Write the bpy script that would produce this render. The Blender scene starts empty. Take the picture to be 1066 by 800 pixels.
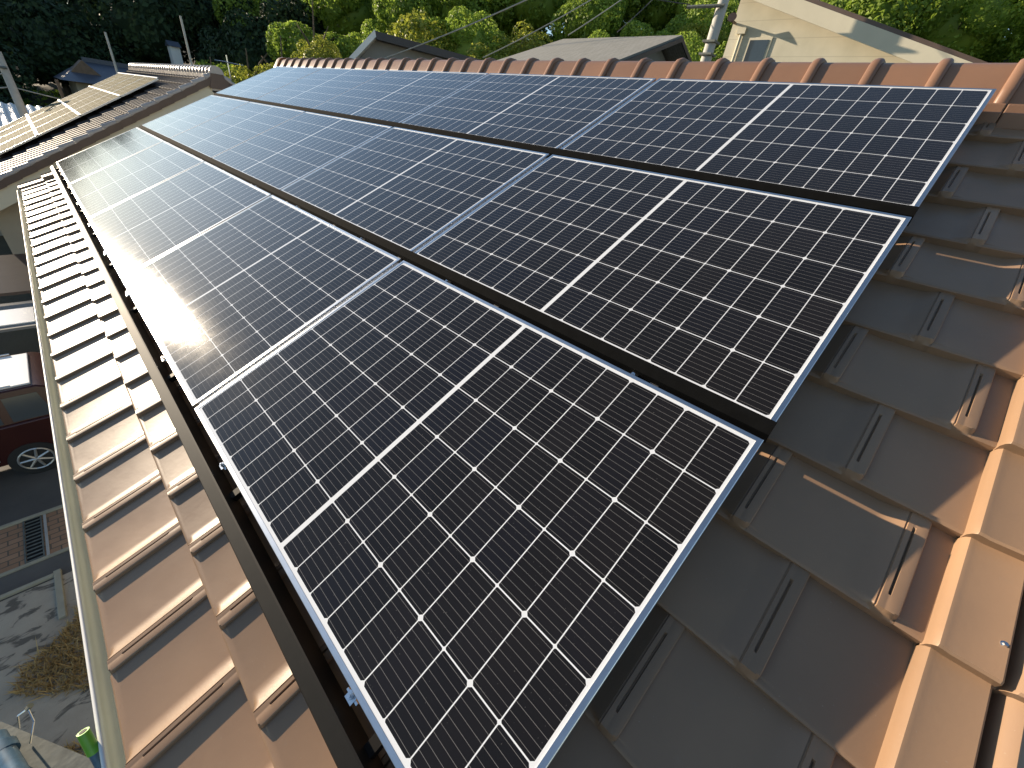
import bpy, math, random
import numpy as np
from mathutils import Matrix, Vector, Euler

random.seed(7)
RNG = np.random.default_rng(11)
R = math.radians
SC = bpy.context.scene
COL = SC.collection

# ------------------------------------------------------------ camera, light, exposure
PITCH = R(27.0)                                   # slope of our roof
CT, ST = math.cos(PITCH), math.sin(PITCH)


def P(v, u, n):
    """roof coordinates (up the slope, along the eave, normal) -> world"""
    return (v * CT - n * ST, u, v * ST + n * CT)


cam_d = bpy.data.cameras.new('camera')
cam = bpy.data.objects.new('camera', cam_d)
COL.objects.link(cam)
SC.camera = cam
rv = Vector((2.2103, -1.0387, 0.1028))
Rc = Matrix.Rotation(rv.length, 3, rv.normalized())          # roof frame -> camera (x right, y down, z forward)
RoofM = Matrix(((CT, 0, -ST), (0, 1, 0), (ST, 0, CT)))
flip = Matrix(((1, 0, 0), (0, -1, 0), (0, 0, -1)))
cw = RoofM @ Rc.transposed() @ flip
cam.matrix_world = Matrix.Translation(P(0.4092, -0.0472, 1.0932)) @ cw.to_4x4()
cam_d.sensor_fit = 'HORIZONTAL'
cam_d.sensor_width = 36.0
cam_d.lens = 416.82 / 1066.0 * 36.0
cam_d.clip_start = 0.02
cam_d.clip_end = 1500

SUN_EL, SUN_AZ = R(13.6), R(-14.2)               # azimuth measured from +y towards +x
w = bpy.data.worlds.new('World')
SC.world = w
w.use_nodes = True
nt = w.node_tree
sky = nt.nodes.new('ShaderNodeTexSky')
sky.sky_type = 'NISHITA'
sky.sun_disc = False
sky.sun_elevation = SUN_EL
sky.sun_rotation = SUN_AZ
sky.air_density = 1.0
sky.dust_density = 0.2
sky.ozone_density = 1.6
bg = nt.nodes['Background']
nt.links.new(sky.outputs[0], bg.inputs['Color'])
bg.inputs['Strength'].default_value = 0.098

sun_d = bpy.data.lights.new('sun', 'SUN')
sun = bpy.data.objects.new('sun', sun_d)
COL.objects.link(sun)
sun_d.energy = 5.0
sun_d.angle = R(0.53)
sun_d.color = (1.0, 0.83, 0.62)
sdir = Vector((math.sin(SUN_AZ) * math.cos(SUN_EL), math.cos(SUN_AZ) * math.cos(SUN_EL), math.sin(SUN_EL)))
sun.rotation_euler = sdir.to_track_quat('Z', 'Y').to_euler()
sun.location = sdir * 60

SC.view_settings.view_transform = 'Standard'
SC.view_settings.look = 'None'
SC.view_settings.gamma = 1.0
SC.view_settings.exposure = 1.0
SC.view_settings.use_curve_mapping = False
SC.render.engine = 'CYCLES'
SC.cycles.use_denoising = True
SC.cycles.max_bounces = 6
SC.cycles.transparent_max_bounces = 6


# ------------------------------------------------------------ material helpers
class NB:
    def __init__(s, name):
        s.m = bpy.data.materials.new(name)
        s.m.use_nodes = True
        s.t = s.m.node_tree
        s.p = s.t.nodes['Principled BSDF']
        s.out = s.t.nodes['Material Output']

    def n(s, typ, **kw):
        x = s.t.nodes.new(typ)
        for k, v in kw.items():
            setattr(x, k, v)
        return x

    def set(s, sock, v):
        if isinstance(v, bpy.types.NodeSocket):
            s.t.links.new(v, sock)
        elif v is not None:
            if isinstance(v, (tuple, list)) and len(v) == 3 and sock.type == 'RGBA':
                v = (*v, 1)
            sock.default_value = v

    def math(s, op, a, b=None, c=None, clamp=False):
        x = s.n('ShaderNodeMath', operation=op)
        x.use_clamp = clamp
        s.set(x.inputs[0], a)
        if b is not None:
            s.set(x.inputs[1], b)
        if c is not None:
            s.set(x.inputs[2], c)
        return x.outputs[0]

    def mix(s, f, a, b):
        x = s.n('ShaderNodeMix', data_type='RGBA')
        s.set(x.inputs[0], f)
        s.set(x.inputs[6], a)
        s.set(x.inputs[7], b)
        return x.outputs[2]

    def noise(s, scale, detail=4, rough=.55, coord='Object', vec=None, dist=0):
        x = s.n('ShaderNodeTexNoise')
        x.inputs['Scale'].default_value = scale
        x.inputs['Detail'].default_value = detail
        x.inputs['Roughness'].default_value = rough
        x.inputs['Distortion'].default_value = dist
        if vec is None:
            vec = s.n('ShaderNodeTexCoord').outputs[coord]
        s.t.links.new(vec, x.inputs['Vector'])
        return x.outputs['Fac']

    def ramp(s, f, stops):
        x = s.n('ShaderNodeValToRGB')
        e = x.color_ramp.elements
        while len(e) < len(stops):
            e.new(.5)
        for i, (p, c) in enumerate(stops):
            e[i].position = p
            e[i].color = (*c, 1) if len(c) == 3 else c
        s.t.links.new(f, x.inputs[0])
        return x.outputs[0]

    def bump(s, h, strength=.3, dist=.01):
        x = s.n('ShaderNodeBump')
        x.inputs['Strength'].default_value = strength
        x.inputs['Distance'].default_value = dist
        s.t.links.new(h, x.inputs['Height'])
        s.t.links.new(x.outputs[0], s.p.inputs['Normal'])

    def pr(s, **kw):
        for k, v in kw.items():
            s.set(s.p.inputs[k.replace('_', ' ')], v)
        return s.m


def scl(c, k):
    return tuple(x * k for x in c)


def simple(name, col, rough=.6, metal=0, var=.18, scale=6, bump=0, bscale=60, spec=.5):
    b = NB(name)
    f = b.noise(scale, 6, .6)
    c = b.ramp(f, [(.3, scl(col, 1 - var)), (.7, scl(col, 1 + var))])
    b.pr(Base_Color=c, Roughness=rough, Metallic=metal)
    b.p.inputs['Specular IOR Level'].default_value = spec
    if bump:
        b.bump(b.noise(bscale, 3), bump, .01)
    return b.m


def mat_tile(name, col, rough=.36, var=.12, coat=.0):
    b = NB(name)
    geo = b.n('ShaderNodeNewGeometry')
    r = geo.outputs['Random Per Island']
    c = b.ramp(r, [(0, scl(col, 1 - var)), (.5, col), (1, (col[0] * (1 + var), col[1] * (1 + var * .8), col[2] * (1 + var * .6)))])
    big = b.noise(2.2, 5, .6)
    c = b.mix(b.ramp(big, [(.35, (0, 0, 0)), (.75, (.5, .5, .5))]), c, (col[0] * .62, col[1] * .66, col[2] * .75))
    fine = b.noise(38, 6, .7)
    c = b.mix(b.ramp(fine, [(.6, (0, 0, 0)), (.78, (.22, .22, .22))]), c, (.27, .22, .17))
    spots = b.noise(140, 2, .5)
    c = b.mix(b.ramp(spots, [(.73, (0, 0, 0)), (.78, (.35, .35, .35))]), c, (.36, .30, .23))
    rr = b.math('ADD', rough - .08, b.math('MULTIPLY', b.noise(9, 5), .2))
    b.pr(Base_Color=c, Roughness=rr)
    b.p.inputs['Coat Weight'].default_value = coat
    b.p.inputs['Specular IOR Level'].default_value = .38
    b.bump(b.noise(55, 5, .65), .07, .004)
    return b.m


def mat_glass_cells(name, W, L, rough, dust=0.0, spec=.4, coat=.15):
    """monocrystalline half-cut cells under textured glass; object coords, x across the slope, y along it"""
    b = NB(name)
    tc = b.n('ShaderNodeTexCoord')
    sp = b.n('ShaderNodeSeparateXYZ')
    b.t.links.new(tc.outputs['Object'], sp.inputs[0])
    X, Y = sp.outputs[0], sp.outputs[1]
    mx, my, cg = .024, .022, .0075
    px = (W - 2 * mx) / 6
    py = (L / 2 - my - cg) / 9
    xx = b.math('DIVIDE', b.math('SUBTRACT', X, mx), px)
    ya = b.math('SUBTRACT', b.math('ABSOLUTE', b.math('SUBTRACT', Y, L / 2)), cg)
    yy = b.math('DIVIDE', ya, py)
    xi, yi = b.math('FLOOR', xx), b.math('FLOOR', yy)
    fx, fy = b.math('SUBTRACT', xx, xi), b.math('SUBTRACT', yy, yi)
    # distance to the nearest cell edge, metres
    ex = b.math('MULTIPLY', b.math('MINIMUM', fx, b.math('SUBTRACT', 1, fx)), px)
    ey = b.math('MULTIPLY', b.math('MINIMUM', fy, b.math('SUBTRACT', 1, fy)), py)
    g = .0017
    gx = b.math('LESS_THAN', ex, g)
    gy = b.math('LESS_THAN', ey, g * .9)
    par = b.math('ABSOLUTE', b.math('SUBTRACT', b.math('MODULO', b.math('ROUND', yy), 2), 0))
    cham = b.math('ADD', .0065, b.math('MULTIPLY', par, .0035))
    ch = b.math('LESS_THAN', b.math('ADD', ex, ey), cham)
    outx = b.math('MAXIMUM', b.math('LESS_THAN', xx, 0), b.math('GREATER_THAN', xx, 6))
    outy = b.math('MAXIMUM', b.math('LESS_THAN', yy, 0), b.math('GREATER_THAN', yy, 9))
    white = b.math('MAXIMUM', b.math('MAXIMUM', gx, gy), b.math('MAXIMUM', ch, b.math('MAXIMUM', outx, outy)))
    # busbars run along y
    nb = 9
    bx = b.math('SUBTRACT', b.math('FRACT', b.math('MULTIPLY', fx, nb)), .5)
    bus = b.math('LESS_THAN', b.math('ABSOLUTE', bx), .5 * .00085 / (px / nb))
    comb = b.n('ShaderNodeCombineXYZ')
    b.set(comb.inputs[0], xi)
    b.set(comb.inputs[1], b.math('ADD', yi, b.math('MULTIPLY', b.math('SIGN', b.math('SUBTRACT', Y, L / 2)), 20)))
    info = b.n('ShaderNodeObjectInfo')
    b.set(comb.inputs[2], b.math('MULTIPLY', info.outputs['Random'], 91))
    wn = b.n('ShaderNodeTexWhiteNoise')
    b.t.links.new(comb.outputs[0], wn.inputs[0])
    cell = b.ramp(wn.outputs['Value'], [(0, (.0062, .0052, .0052)), (.6, (.0085, .0068, .0064)), (1, (.0065, .0062, .0088))])
    c = b.mix(bus, cell, (.19, .18, .17))
    c = b.mix(white, c, (.74, .75, .76))
    dn = b.noise(3.0, 6, .65)
    rgh = b.math('ADD', rough - .025, b.math('MULTIPLY', b.noise(7, 6, .7), .06))
    c = b.mix(b.math('MULTIPLY', b.ramp(dn, [(.3, (.4, .4, .4)), (.8, (1, 1, 1))]), dust + .016), c, (.42, .37, .17) if dust > .1 else (.42, .38, .3))
    sp2 = b.noise(170, 2, .5)
    c = b.mix(b.ramp(sp2, [(.73, (0, 0, 0)), (.77, (.22, .22, .22))]), c, (.35, .33, .3))
    b.pr(Base_Color=c, Roughness=rgh)
    b.p.inputs['Specular IOR Level'].default_value = spec
    b.p.inputs['IOR'].default_value = 1.38
    b.p.inputs['Coat Weight'].default_value = coat
    b.p.inputs['Coat Roughness'].default_value = .05
    gn = b.noise(650, 2, .6)
    b.bump(gn, .07, .0012)
    return b.m


def mat_leaf(name, c0, c1, trans=.35, rough=.5):
    b = NB(name)
    geo = b.n('ShaderNodeNewGeometry')
    r = geo.outputs['Random Per Island']
    big = b.noise(.55, 3, .5, coord='Object')
    f = b.math('ADD', b.math('MULTIPLY', r, .6), b.math('MULTIPLY', big, .45))
    c = b.ramp(f, [(.15, c0), (.85, c1)])
    b.pr(Base_Color=c, Roughness=rough)
    b.p.inputs['Specular IOR Level'].default_value = .35
    tr = b.n('ShaderNodeBsdfTranslucent')
    b.t.links.new(c, tr.inputs[0])
    ms = b.n('ShaderNodeMixShader')
    ms.inputs[0].default_value = trans
    b.t.links.new(b.p.outputs[0], ms.inputs[1])
    b.t.links.new(tr.outputs[0], ms.inputs[2])
    b.t.links.new(ms.outputs[0], b.out.inputs[0])
    return b.m


M = {}
M['tile'] = mat_tile('glazed_brown_tile', (.262, .166, .102), .36, .16)
M['tile2'] = mat_tile('brown_verge_tile', (.315, .195, .115), .42)
M['ridge'] = mat_tile('brown_ridge_tile', (.255, .140, .085), .40)
M['dark_tile'] = mat_tile('dark_brown_tile', (.06, .045, .038), .6)
M['sunlit_tile'] = mat_tile('sunlit_glazed_tile', (.42, .38, .35), .25)  # sunlight on the neighbour's ridge and verge put into a paler colour
M['cells'] = mat_glass_cells('solar_cells', 1.164, 1.806, .072)
M['cells_dusty'] = mat_glass_cells('dusty_solar_cells', 1.03, 1.56, .8, .42, .02, 0)
M['alu'] = simple('anodised_aluminium', (.66, .67, .68), .28, 1, .06, 30)
M['alu_dull'] = simple('dull_aluminium', (.5, .5, .5), .4, 1, .1, 12)
M['black_metal'] = simple('black_metal', (.007, .006, .005), .6, 0, .3, 20, spec=.22)
M['black_matt'] = simple('black_matt_cover', (.006, .006, .006), .95, 0, .2, 20, spec=.04)
M['backsheet'] = simple('backsheet', (.05, .05, .055), .6)
M['steel'] = simple('galvanised_steel', (.13, .14, .125), .6, .15, .3, 14, .1, 40)
M['zinc'] = simple('bright_zinc', (.75, .75, .75), .2, 1, .05)
M['gutter'] = simple('cream_gutter', (.82, .83, .66), .22, 0, .08, 3)
M['cream'] = simple('cream_render', (.60, .55, .42), .8, 0, .05, 1.5, .1, 90)
M['wallbeige'] = simple('beige_wall', (.36, .32, .25), .85, 0, .07, 1.2, .1, 90)
M['white'] = simple('white_paint', (.75, .74, .70), .5, 0, .05, 2)
M['greyw'] = simple('grey_wall', (.22, .22, .21), .85, 0, .06, 2)
M['dark'] = simple('dark_roof_metal', (.035, .03, .032), .45, 0, .15, 3)
M['darkbrown'] = simple('dark_brown_roof', (.10, .065, .05), .5, 0, .15, 3)
M['bluetile'] = mat_tile('blue_grey_tile', (.075, .085, .11), .42)
M['glassdark'] = simple('window_glass', (.05, .065, .08), .08, 0, .05)
M['wood'] = simple('weathered_wood', (.17, .11, .07), .8, 0, .25, 5)
M['concpole'] = simple('concrete_pole', (.42, .41, .38), .8, 0, .1, 4)
M['cable'] = simple('cable', (.33, .33, .30), .5)
M['darkcable'] = simple('dark_cable', (.05, .05, .05), .5)
M['maroon'] = simple('maroon_car_paint', (.055, .016, .014), .22, .2, .08, 2)
M['rubber'] = simple('rubber', (.02, .02, .02), .7)
M['silver'] = simple('silver_paint', (.5, .5, .5), .28, .6, .03, 2)
M['glare_white'] = simple('white_glare_paint', (.75, .75, .75), .2, 0, .02, 2)  # white that stands in for sun glare on car and carport roofs
M['green_plastic'] = simple('green_plastic', (.12, .36, .03), .35, 0, .1, 20)
M['blue_paint'] = simple('blue_painted_tube', (.06, .13, .20), .45, .1, .3, 25)
M['lamp_red'] = simple('red_lens', (.3, .02, .02), .2)
M['bark'] = simple('bark', (.10, .075, .05), .9, 0, .3, 6, .4, 20)
M['leaf_mid'] = mat_leaf('leaf_mid', (.10, .16, .02), (.33, .45, .065), .5)
M['leaf_lime'] = mat_leaf('leaf_lime', (.16, .20, .02), (.42, .43, .07), .48)
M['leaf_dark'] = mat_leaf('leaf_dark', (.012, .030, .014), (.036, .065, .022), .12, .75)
M['leaf_vine'] = mat_leaf('leaf_vine', (.14, .23, .026), (.42, .54, .09), .48)


def mat_shingle():
    b = NB('grey_shingles')
    br = b.n('ShaderNodeTexBrick')
    b.t.links.new(b.n('ShaderNodeTexCoord').outputs['Generated'], br.inputs['Vector'])
    mp = b.n('ShaderNodeMapping')
    br.inputs['Scale'].default_value = 14
    br.inputs['Color1'].default_value = (.20, .195, .17, 1)
    br.inputs['Color2'].default_value = (.27, .26, .235, 1)
    br.inputs['Mortar'].default_value = (.11, .11, .10, 1)
    br.inputs['Mortar Size'].default_value = .02
    c = b.mix(b.math('MULTIPLY', b.noise(60, 4, .7), .55), br.outputs['Color'], (.34, .33, .29))
    return b.pr(Base_Color=c, Roughness=.9)


M['shingle'] = mat_shingle()


def mat_siding():
    b = NB('cream_siding')
    wv = b.n('ShaderNodeTexWave', wave_type='BANDS', bands_direction='Z', wave_profile='SAW')
    b.t.links.new(b.n('ShaderNodeTexCoord').outputs['Object'], wv.inputs['Vector'])
    wv.inputs['Scale'].default_value = .72
    f = b.noise(1.5, 4)
    c = b.ramp(f, [(.3, (.50, .47, .36)), (.7, (.60, .56, .44))])
    c = b.mix(b.ramp(wv.outputs['Fac'], [(.0, (.8, .8, .8)), (.06, (0, 0, 0))]), c, (.36, .33, .25))
    return b.pr(Base_Color=c, Roughness=.75)


M['siding'] = mat_siding()


def mat_ground():
    b = NB('ground_soil')
    tc = b.n('ShaderNodeTexCoord').outputs['Object']
    a = b.noise(.35, 6, .6, vec=tc)
    c = b.ramp(a, [(.3, (.045, .04, .025)), (.6, (.085, .075, .045)), (.8, (.07, .085, .03))])
    c = b.mix(b.math('MULTIPLY', b.noise(9, 6, .7, vec=tc), .5), c, (.13, .11, .07))
    b.bump(b.noise(14, 5, .7, vec=tc), .5, .05)
    return b.pr(Base_Color=c, Roughness=.95)


M['soil'] = mat_ground()


def mat_concrete():
    b = NB('stained_concrete')
    tc = b.n('ShaderNodeTexCoord').outputs['Object']
    a = b.noise(1.6, 8, .65, vec=tc)
    c = b.ramp(a, [(.3, (.33, .27, .20)), (.7, (.50, .42, .32))])
    mp = b.n('ShaderNodeMapping')
    mp.inputs['Scale'].default_value = (1.0, 2.2, 1)
    b.t.links.new(tc, mp.inputs[0])
    st = b.noise(3.1, 4, .6, vec=mp.outputs[0], dist=.6)
    c = b.mix(b.ramp(st, [(.54, (0, 0, 0)), (.60, (.9, .9, .9))]), c, (.055, .042, .03))
    c = b.mix(b.math('MULTIPLY', b.noise(60, 4, .7, vec=tc), .4), c, (.30, .28, .24))
    b.bump(b.noise(70, 4, .7, vec=tc), .35, .01)
    return b.pr(Base_Color=c, Roughness=.85)


def mat_asphalt():
    b = NB('asphalt')
    tc = b.n('ShaderNodeTexCoord').outputs['Object']
    a = b.noise(1.2, 6, .6, vec=tc)
    c = b.ramp(a, [(.3, (.085, .078, .070)), (.7, (.13, .12, .108))])
    b.bump(b.noise(160, 3, .7, vec=tc), .4, .006)
    return b.pr(Base_Color=c, Roughness=.8)


def mat_pavers():
    b = NB('brick_pavers')
    br = b.n('ShaderNodeTexBrick')
    b.t.links.new(b.n('ShaderNodeTexCoord').outputs['Object'], br.inputs['Vector'])
    br.inputs['Scale'].default_value = 1
    br.inputs['Brick Width'].default_value = .2
    br.inputs['Row Height'].default_value = .1
    br.inputs['Mortar Size'].default_value = .008
    br.inputs['Color1'].default_value = (.42, .24, .14, 1)
    br.inputs['Color2'].default_value = (.33, .18, .10, 1)
    br.inputs['Mortar'].default_value = (.11, .09, .07, 1)
    b.bump(b.noise(60, 4), .3, .01)
    return b.pr(Base_Color=b.mix(b.math('MULTIPLY', b.noise(5, 5), .4), br.outputs['Color'], (.2, .14, .09)), Roughness=.85)


M['concrete'] = mat_concrete()
M['asphalt'] = mat_asphalt()
M['pavers'] = mat_pavers()
M['drygrass'] = mat_leaf('dry_grass', (.26, .16, .06), (.60, .44, .20), .25, .8)
M['glare_gravel'] = simple('glare_gravel', (.62, .59, .52), .7, 0, .12, 5, .3, 60)  # gravel coloured near white to imitate blown-out sun glare
M['kerb'] = simple('kerb_concrete', (.36, .33, .25), .85, 0, .12, 5, .2, 60)


def mat_corrug():
    b = NB('corrugated_sheet')
    return b.pr(Base_Color=b.ramp(b.noise(2, 5), [(.3, (.42, .42, .40)), (.7, (.6, .6, .57))]), Roughness=.4)


M['corrug'] = mat_corrug()


# ------------------------------------------------------------ mesh helpers
class MB:
    """collects faces for one mesh"""
    def __init__(s):
        s.v, s.f = [], []

    def add(s, vs, fs):
        o = len(s.v)
        s.v.extend([tuple(map(float, q)) for q in vs])
        s.f.extend([tuple(i + o for i in q) for q in fs])
        return s

    def box(s, a, b, T=None):
        x0, y0, z0 = a
        x1, y1, z1 = b
        vs = [(x0, y0, z0), (x1, y0, z0), (x1, y1, z0), (x0, y1, z0), (x0, y0, z1), (x1, y0, z1), (x1, y1, z1), (x0, y1, z1)]
        if T:
            vs = [T(*q) for q in vs]
        return s.add(vs, [(0, 3, 2, 1), (4, 5, 6, 7), (0, 1, 5, 4), (1, 2, 6, 5), (2, 3, 7, 6), (3, 0, 4, 7)])

    def prism(s, poly, T0, T1):
        """poly: list of 2-D points, T0/T1 map them to the two end sections"""
        n = len(poly)
        vs = [T0(*q) for q in poly] + [T1(*q) for q in poly]
        fs = [(i, (i + 1) % n, n + (i + 1) % n, n + i) for i in range(n)]
        fs += [tuple(range(n))[::-1], tuple(range(n, 2 * n))]
        return s.add(vs, fs)

    def tube(s, a, b, r0, r1=None, n=10, cap=True):
        r1 = r0 if r1 is None else r1
        a, b = Vector(a), Vector(b)
        d = (b - a).normalized()
        x = d.cross(Vector((0, 0, 1)) if abs(d.z) < .9 else Vector((1, 0, 0))).normalized()
        y = d.cross(x)
        vs = []
        for c, r in ((a, r0), (b, r1)):
            for i in range(n):
                t = 2 * math.pi * i / n
                vs.append(c + x * (r * math.cos(t)) + y * (r * math.sin(t)))
        fs = [(i, (i + 1) % n, n + (i + 1) % n, n + i) for i in range(n)]
        if cap:
            fs += [tuple(range(n))[::-1], tuple(range(n, 2 * n))]
        return s.add(vs, fs)

    def path(s, pts, r, n=6):
        for i in range(len(pts) - 1):
            ra = r[i] if isinstance(r, (list, tuple)) else r
            rb = r[i + 1] if isinstance(r, (list, tuple)) else r
            s.tube(pts[i], pts[i + 1], ra, rb, n)
        return s

    def build(s, name, mat, parent=None, smooth=None, bevel=0):
        me = bpy.data.meshes.new(name)
        me.from_pydata(s.v, [], s.f)
        me.update()
        if smooth:
            me.shade_smooth()
            me.set_sharp_from_angle(angle=R(smooth))
        o = bpy.data.objects.new(name, me)
        me.materials.append(mat if not isinstance(mat, str) else M[mat])
        COL.objects.link(o)
        if parent is not None:
            o.parent = parent
            # geometry given in world space unless the parent is flagged local
            if not parent.get('local_geo'):
                loc = Vector(parent.location)
                pp = parent.parent
                while pp is not None:
                    loc = loc + Vector(pp.location)
                    pp = pp.parent
                if parent.type == 'EMPTY':
                    me.transform(Matrix.Translation(-loc))
        if bevel:
            bm = o.modifiers.new('bevel', 'BEVEL')
            bm.width = bevel
            bm.segments = 2
            bm.limit_method = 'ANGLE'
        return o


def tag(o, label=None, cat=None, group=None, kind=None):
    if label:
        o['label'] = label
    if cat:
        o['category'] = cat
    if group:
        o['group'] = group
    if kind:
        o['kind'] = kind
    return o


def empty(name, loc, label=None, cat=None, group=None, rot=None):
    o = bpy.data.objects.new(name, None)
    o.empty_display_size = .2
    COL.objects.link(o)
    o.location = loc
    if rot:
        o.rotation_euler = rot
    tag(o, label, cat, group)
    return o


def child_w(parent, mb, name, mat, **kw):
    """part whose mesh was collected in world space, under a (possibly moved, unrotated) empty or a part of it"""
    o = mb.build(name, mat, None, **kw)
    o.parent = parent
    root = parent
    while root.parent is not None:
        root = root.parent
    if parent is root:
        o.data.transform(Matrix.Translation(-Vector(root.location)))
    else:
        o.data.transform(Matrix.Translation(-Vector(root.location)))
    return o


def copy_tree(o, parent=None):
    c = o.copy()
    COL.objects.link(c)
    c.parent = parent
    for ch in list(o.children):
        copy_tree(ch, c)
    return c


# ------------------------------------------------------------ terrain and paving
GZ = -4.6


def vnoise(x, y, s, seed=0):
    return (math.sin(x * s + seed) * math.cos(y * s * 1.13 + seed * 2.1) + .5 * math.sin(x * s * 2.3 + 1.7 + seed) * math.cos(y * s * 2.1 - .6))


def terr(x, y):
    x0 = 15.5 - 6.5 * min(1, max(0, (y - 9) / 13))
    r1 = max(0, x - x0) * .60
    r2 = max(0, y - 40) * (.13 + .06 * min(1, max(0, x / 25)))
    h = math.hypot(r1, r2)
    h = 17 * (1 - math.exp(-h / 17)) * 1.25
    return GZ + h + min(1, h / 3) * .55 * vnoise(x, y, .35)


def build_ground():
    xs = np.concatenate([np.linspace(-400, -30, 12), np.linspace(-26, 60, 72), np.linspace(70, 400, 12)])
    ys = np.concatenate([np.linspace(-400, -20, 12), np.linspace(-16, 110, 90), np.linspace(125, 500, 12)])
    vs = [(x, y, terr(x, y)) for y in ys for x in xs]
    n = len(xs)
    fs = [(j * n + i, j * n + i + 1, (j + 1) * n + i + 1, (j + 1) * n + i) for j in range(len(ys) - 1) for i in range(n - 1)]
    o = MB().add(vs, fs).build('ground', 'soil', smooth=60)
    tag(o, kind='structure')


build_ground()


def sheet(name, mat, x0, y0, x1, y1, z):
    o = MB().box((x0, y0, z - .02), (x1, y1, z)).build(name, mat)
    return tag(o, kind='structure')


sheet('driveway', 'asphalt', -7, 4.2, 3.9, 13.4, GZ + .010)
sheet('concrete_apron', 'concrete', -6, 2.0, 3.8, 6.02, GZ + .018)
sheet('brick_paving', 'pavers', -6, 6.50, 3.8, 7.40, GZ + .022)
sheet('yard', 'glare_gravel', -7, 11.0, 3.9, 13.4, GZ + .016)  # glare on the yard comes from its base colour
kb = MB().box((-6, 7.40, GZ - .02), (3.8, 7.46, GZ + .05)).box((-6, 6.45, GZ - .02), (3.8, 6.50, GZ + .035))
kb.box((-2.6, 6.05, GZ - .02), (-1.70, 6.10, GZ + .05)).box((-1.70, 5.3, GZ - .02), (-1.63, 6.13, GZ + .05))
tag(kb.build('kerb', 'kerb', bevel=.006), kind='structure')

# drain grate
dg = empty('drain_grate', (-1.86, 6.95, GZ + .02), 'dark slotted drain grate set across the strip of brick paving', 'drain grate')
m = MB()
m.box((-1.95, 6.50, GZ + .02), (-1.935, 7.40, GZ + .036)).box((-1.775, 6.5, GZ + .02), (-1.76, 7.4, GZ + .036))
for i in range(13):
    y = 6.51 + i * .0735
    m.box((-1.935, y, GZ + .022), (-1.775, y + .02, GZ + .033))
child_w(dg, m, 'grating', 'steel')
child_w(dg, MB().box((-1.93, 6.51, GZ + .022), (-1.78, 7.39, GZ + .0245)), 'channel', 'black_metal')
child_w(dg, MB().box((-1.745, 6.5, GZ + .02), (-1.715, 7.4, GZ + .03)), 'edging', 'concpole')


def leaf_mesh(pts, nrm, size, seed=0, aspect=.62, fold=.18):
    """one diamond leaf (2 triangles, folded) per point; numpy"""
    rng = np.random.default_rng(seed)
    n = len(pts)
    nrm = nrm + rng.normal(0, .55, (n, 3))
    nrm /= np.linalg.norm(nrm, axis=1)[:, None] + 1e-9
    t = rng.normal(0, 1, (n, 3))
    t -= (t * nrm).sum(1)[:, None] * nrm
    t /= np.linalg.norm(t, axis=1)[:, None] + 1e-9
    b = np.cross(nrm, t)
    s = (size * rng.uniform(.6, 1.35, n))[:, None]
    a0 = pts - t * s * .5
    a1 = pts + t * s * .5
    b0 = pts + b * s * aspect * .5 + nrm * s * fold
    b1 = pts - b * s * aspect * .5 + nrm * s * fold
    V = np.stack([a0, b1, a1, b0], 1).reshape(-1, 3)
    idx = np.arange(n)[:, None] * 4
    F = np.concatenate([idx + [0, 1, 2], idx + [0, 2, 3]], 1).reshape(-1, 3)
    return V, F


def np_mesh(name, V, F, mat):
    me = bpy.data.meshes.new(name)
    k = F.shape[1]
    me.vertices.add(len(V))
    me.vertices.foreach_set('co', V.astype(np.float32).ravel())
    me.loops.add(F.size)
    me.loops.foreach_set('vertex_index', F.astype(np.int32).ravel())
    me.polygons.add(len(F))
    me.polygons.foreach_set('loop_start', np.arange(0, F.size, k, dtype=np.int32))
    me.polygons.foreach_set('loop_total', np.full(len(F), k, np.int32))
    me.update(calc_edges=True)
    me.materials.append(M[mat])
    return me


# dry grass at the foot of our wall
def grass_patch():
    rng = np.random.default_rng(5)
    vs, fs = [], []
    n = 0
    while n < 26000:
        x, y = rng.uniform(-2.6, 0), rng.uniform(1.4, 5.4)
        lim = -1.62 + .28 * math.sin(y * 2.3) + .2 * math.sin(y * 5.1)
        if x < lim and not (y < 3.9 - .5 * (x + 2.4) ** 2 and x > -2.5 and rng.random() < .9):
            continue
        h = rng.uniform(.03, .11)
        a = rng.uniform(0, 6.28)
        lx, ly = rng.normal(0, .06, 2)
        wx, wy = math.cos(a) * .009, math.sin(a) * .009
        k = len(vs)
        z = GZ + .015
        vs += [(x - wx, y - wy, z), (x + wx, y + wy, z), (x + lx, y + ly, z + h)]
        fs.append((k, k + 1, k + 2))
        n += 1
    o = MB().add(vs, fs).build('dry_grass', 'drygrass')
    tag(o, 'straw coloured dry grass growing over the edge of the stained concrete', 'grass', kind='stuff')


grass_patch()

# ------------------------------------------------------------ our house
U0, U1 = -.47, 9.22
house = empty('house', (3.5, 4.3, GZ), 'brown tiled house roof in the foreground carrying the black solar array', 'house')
TW, TE = .333, .31


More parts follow.
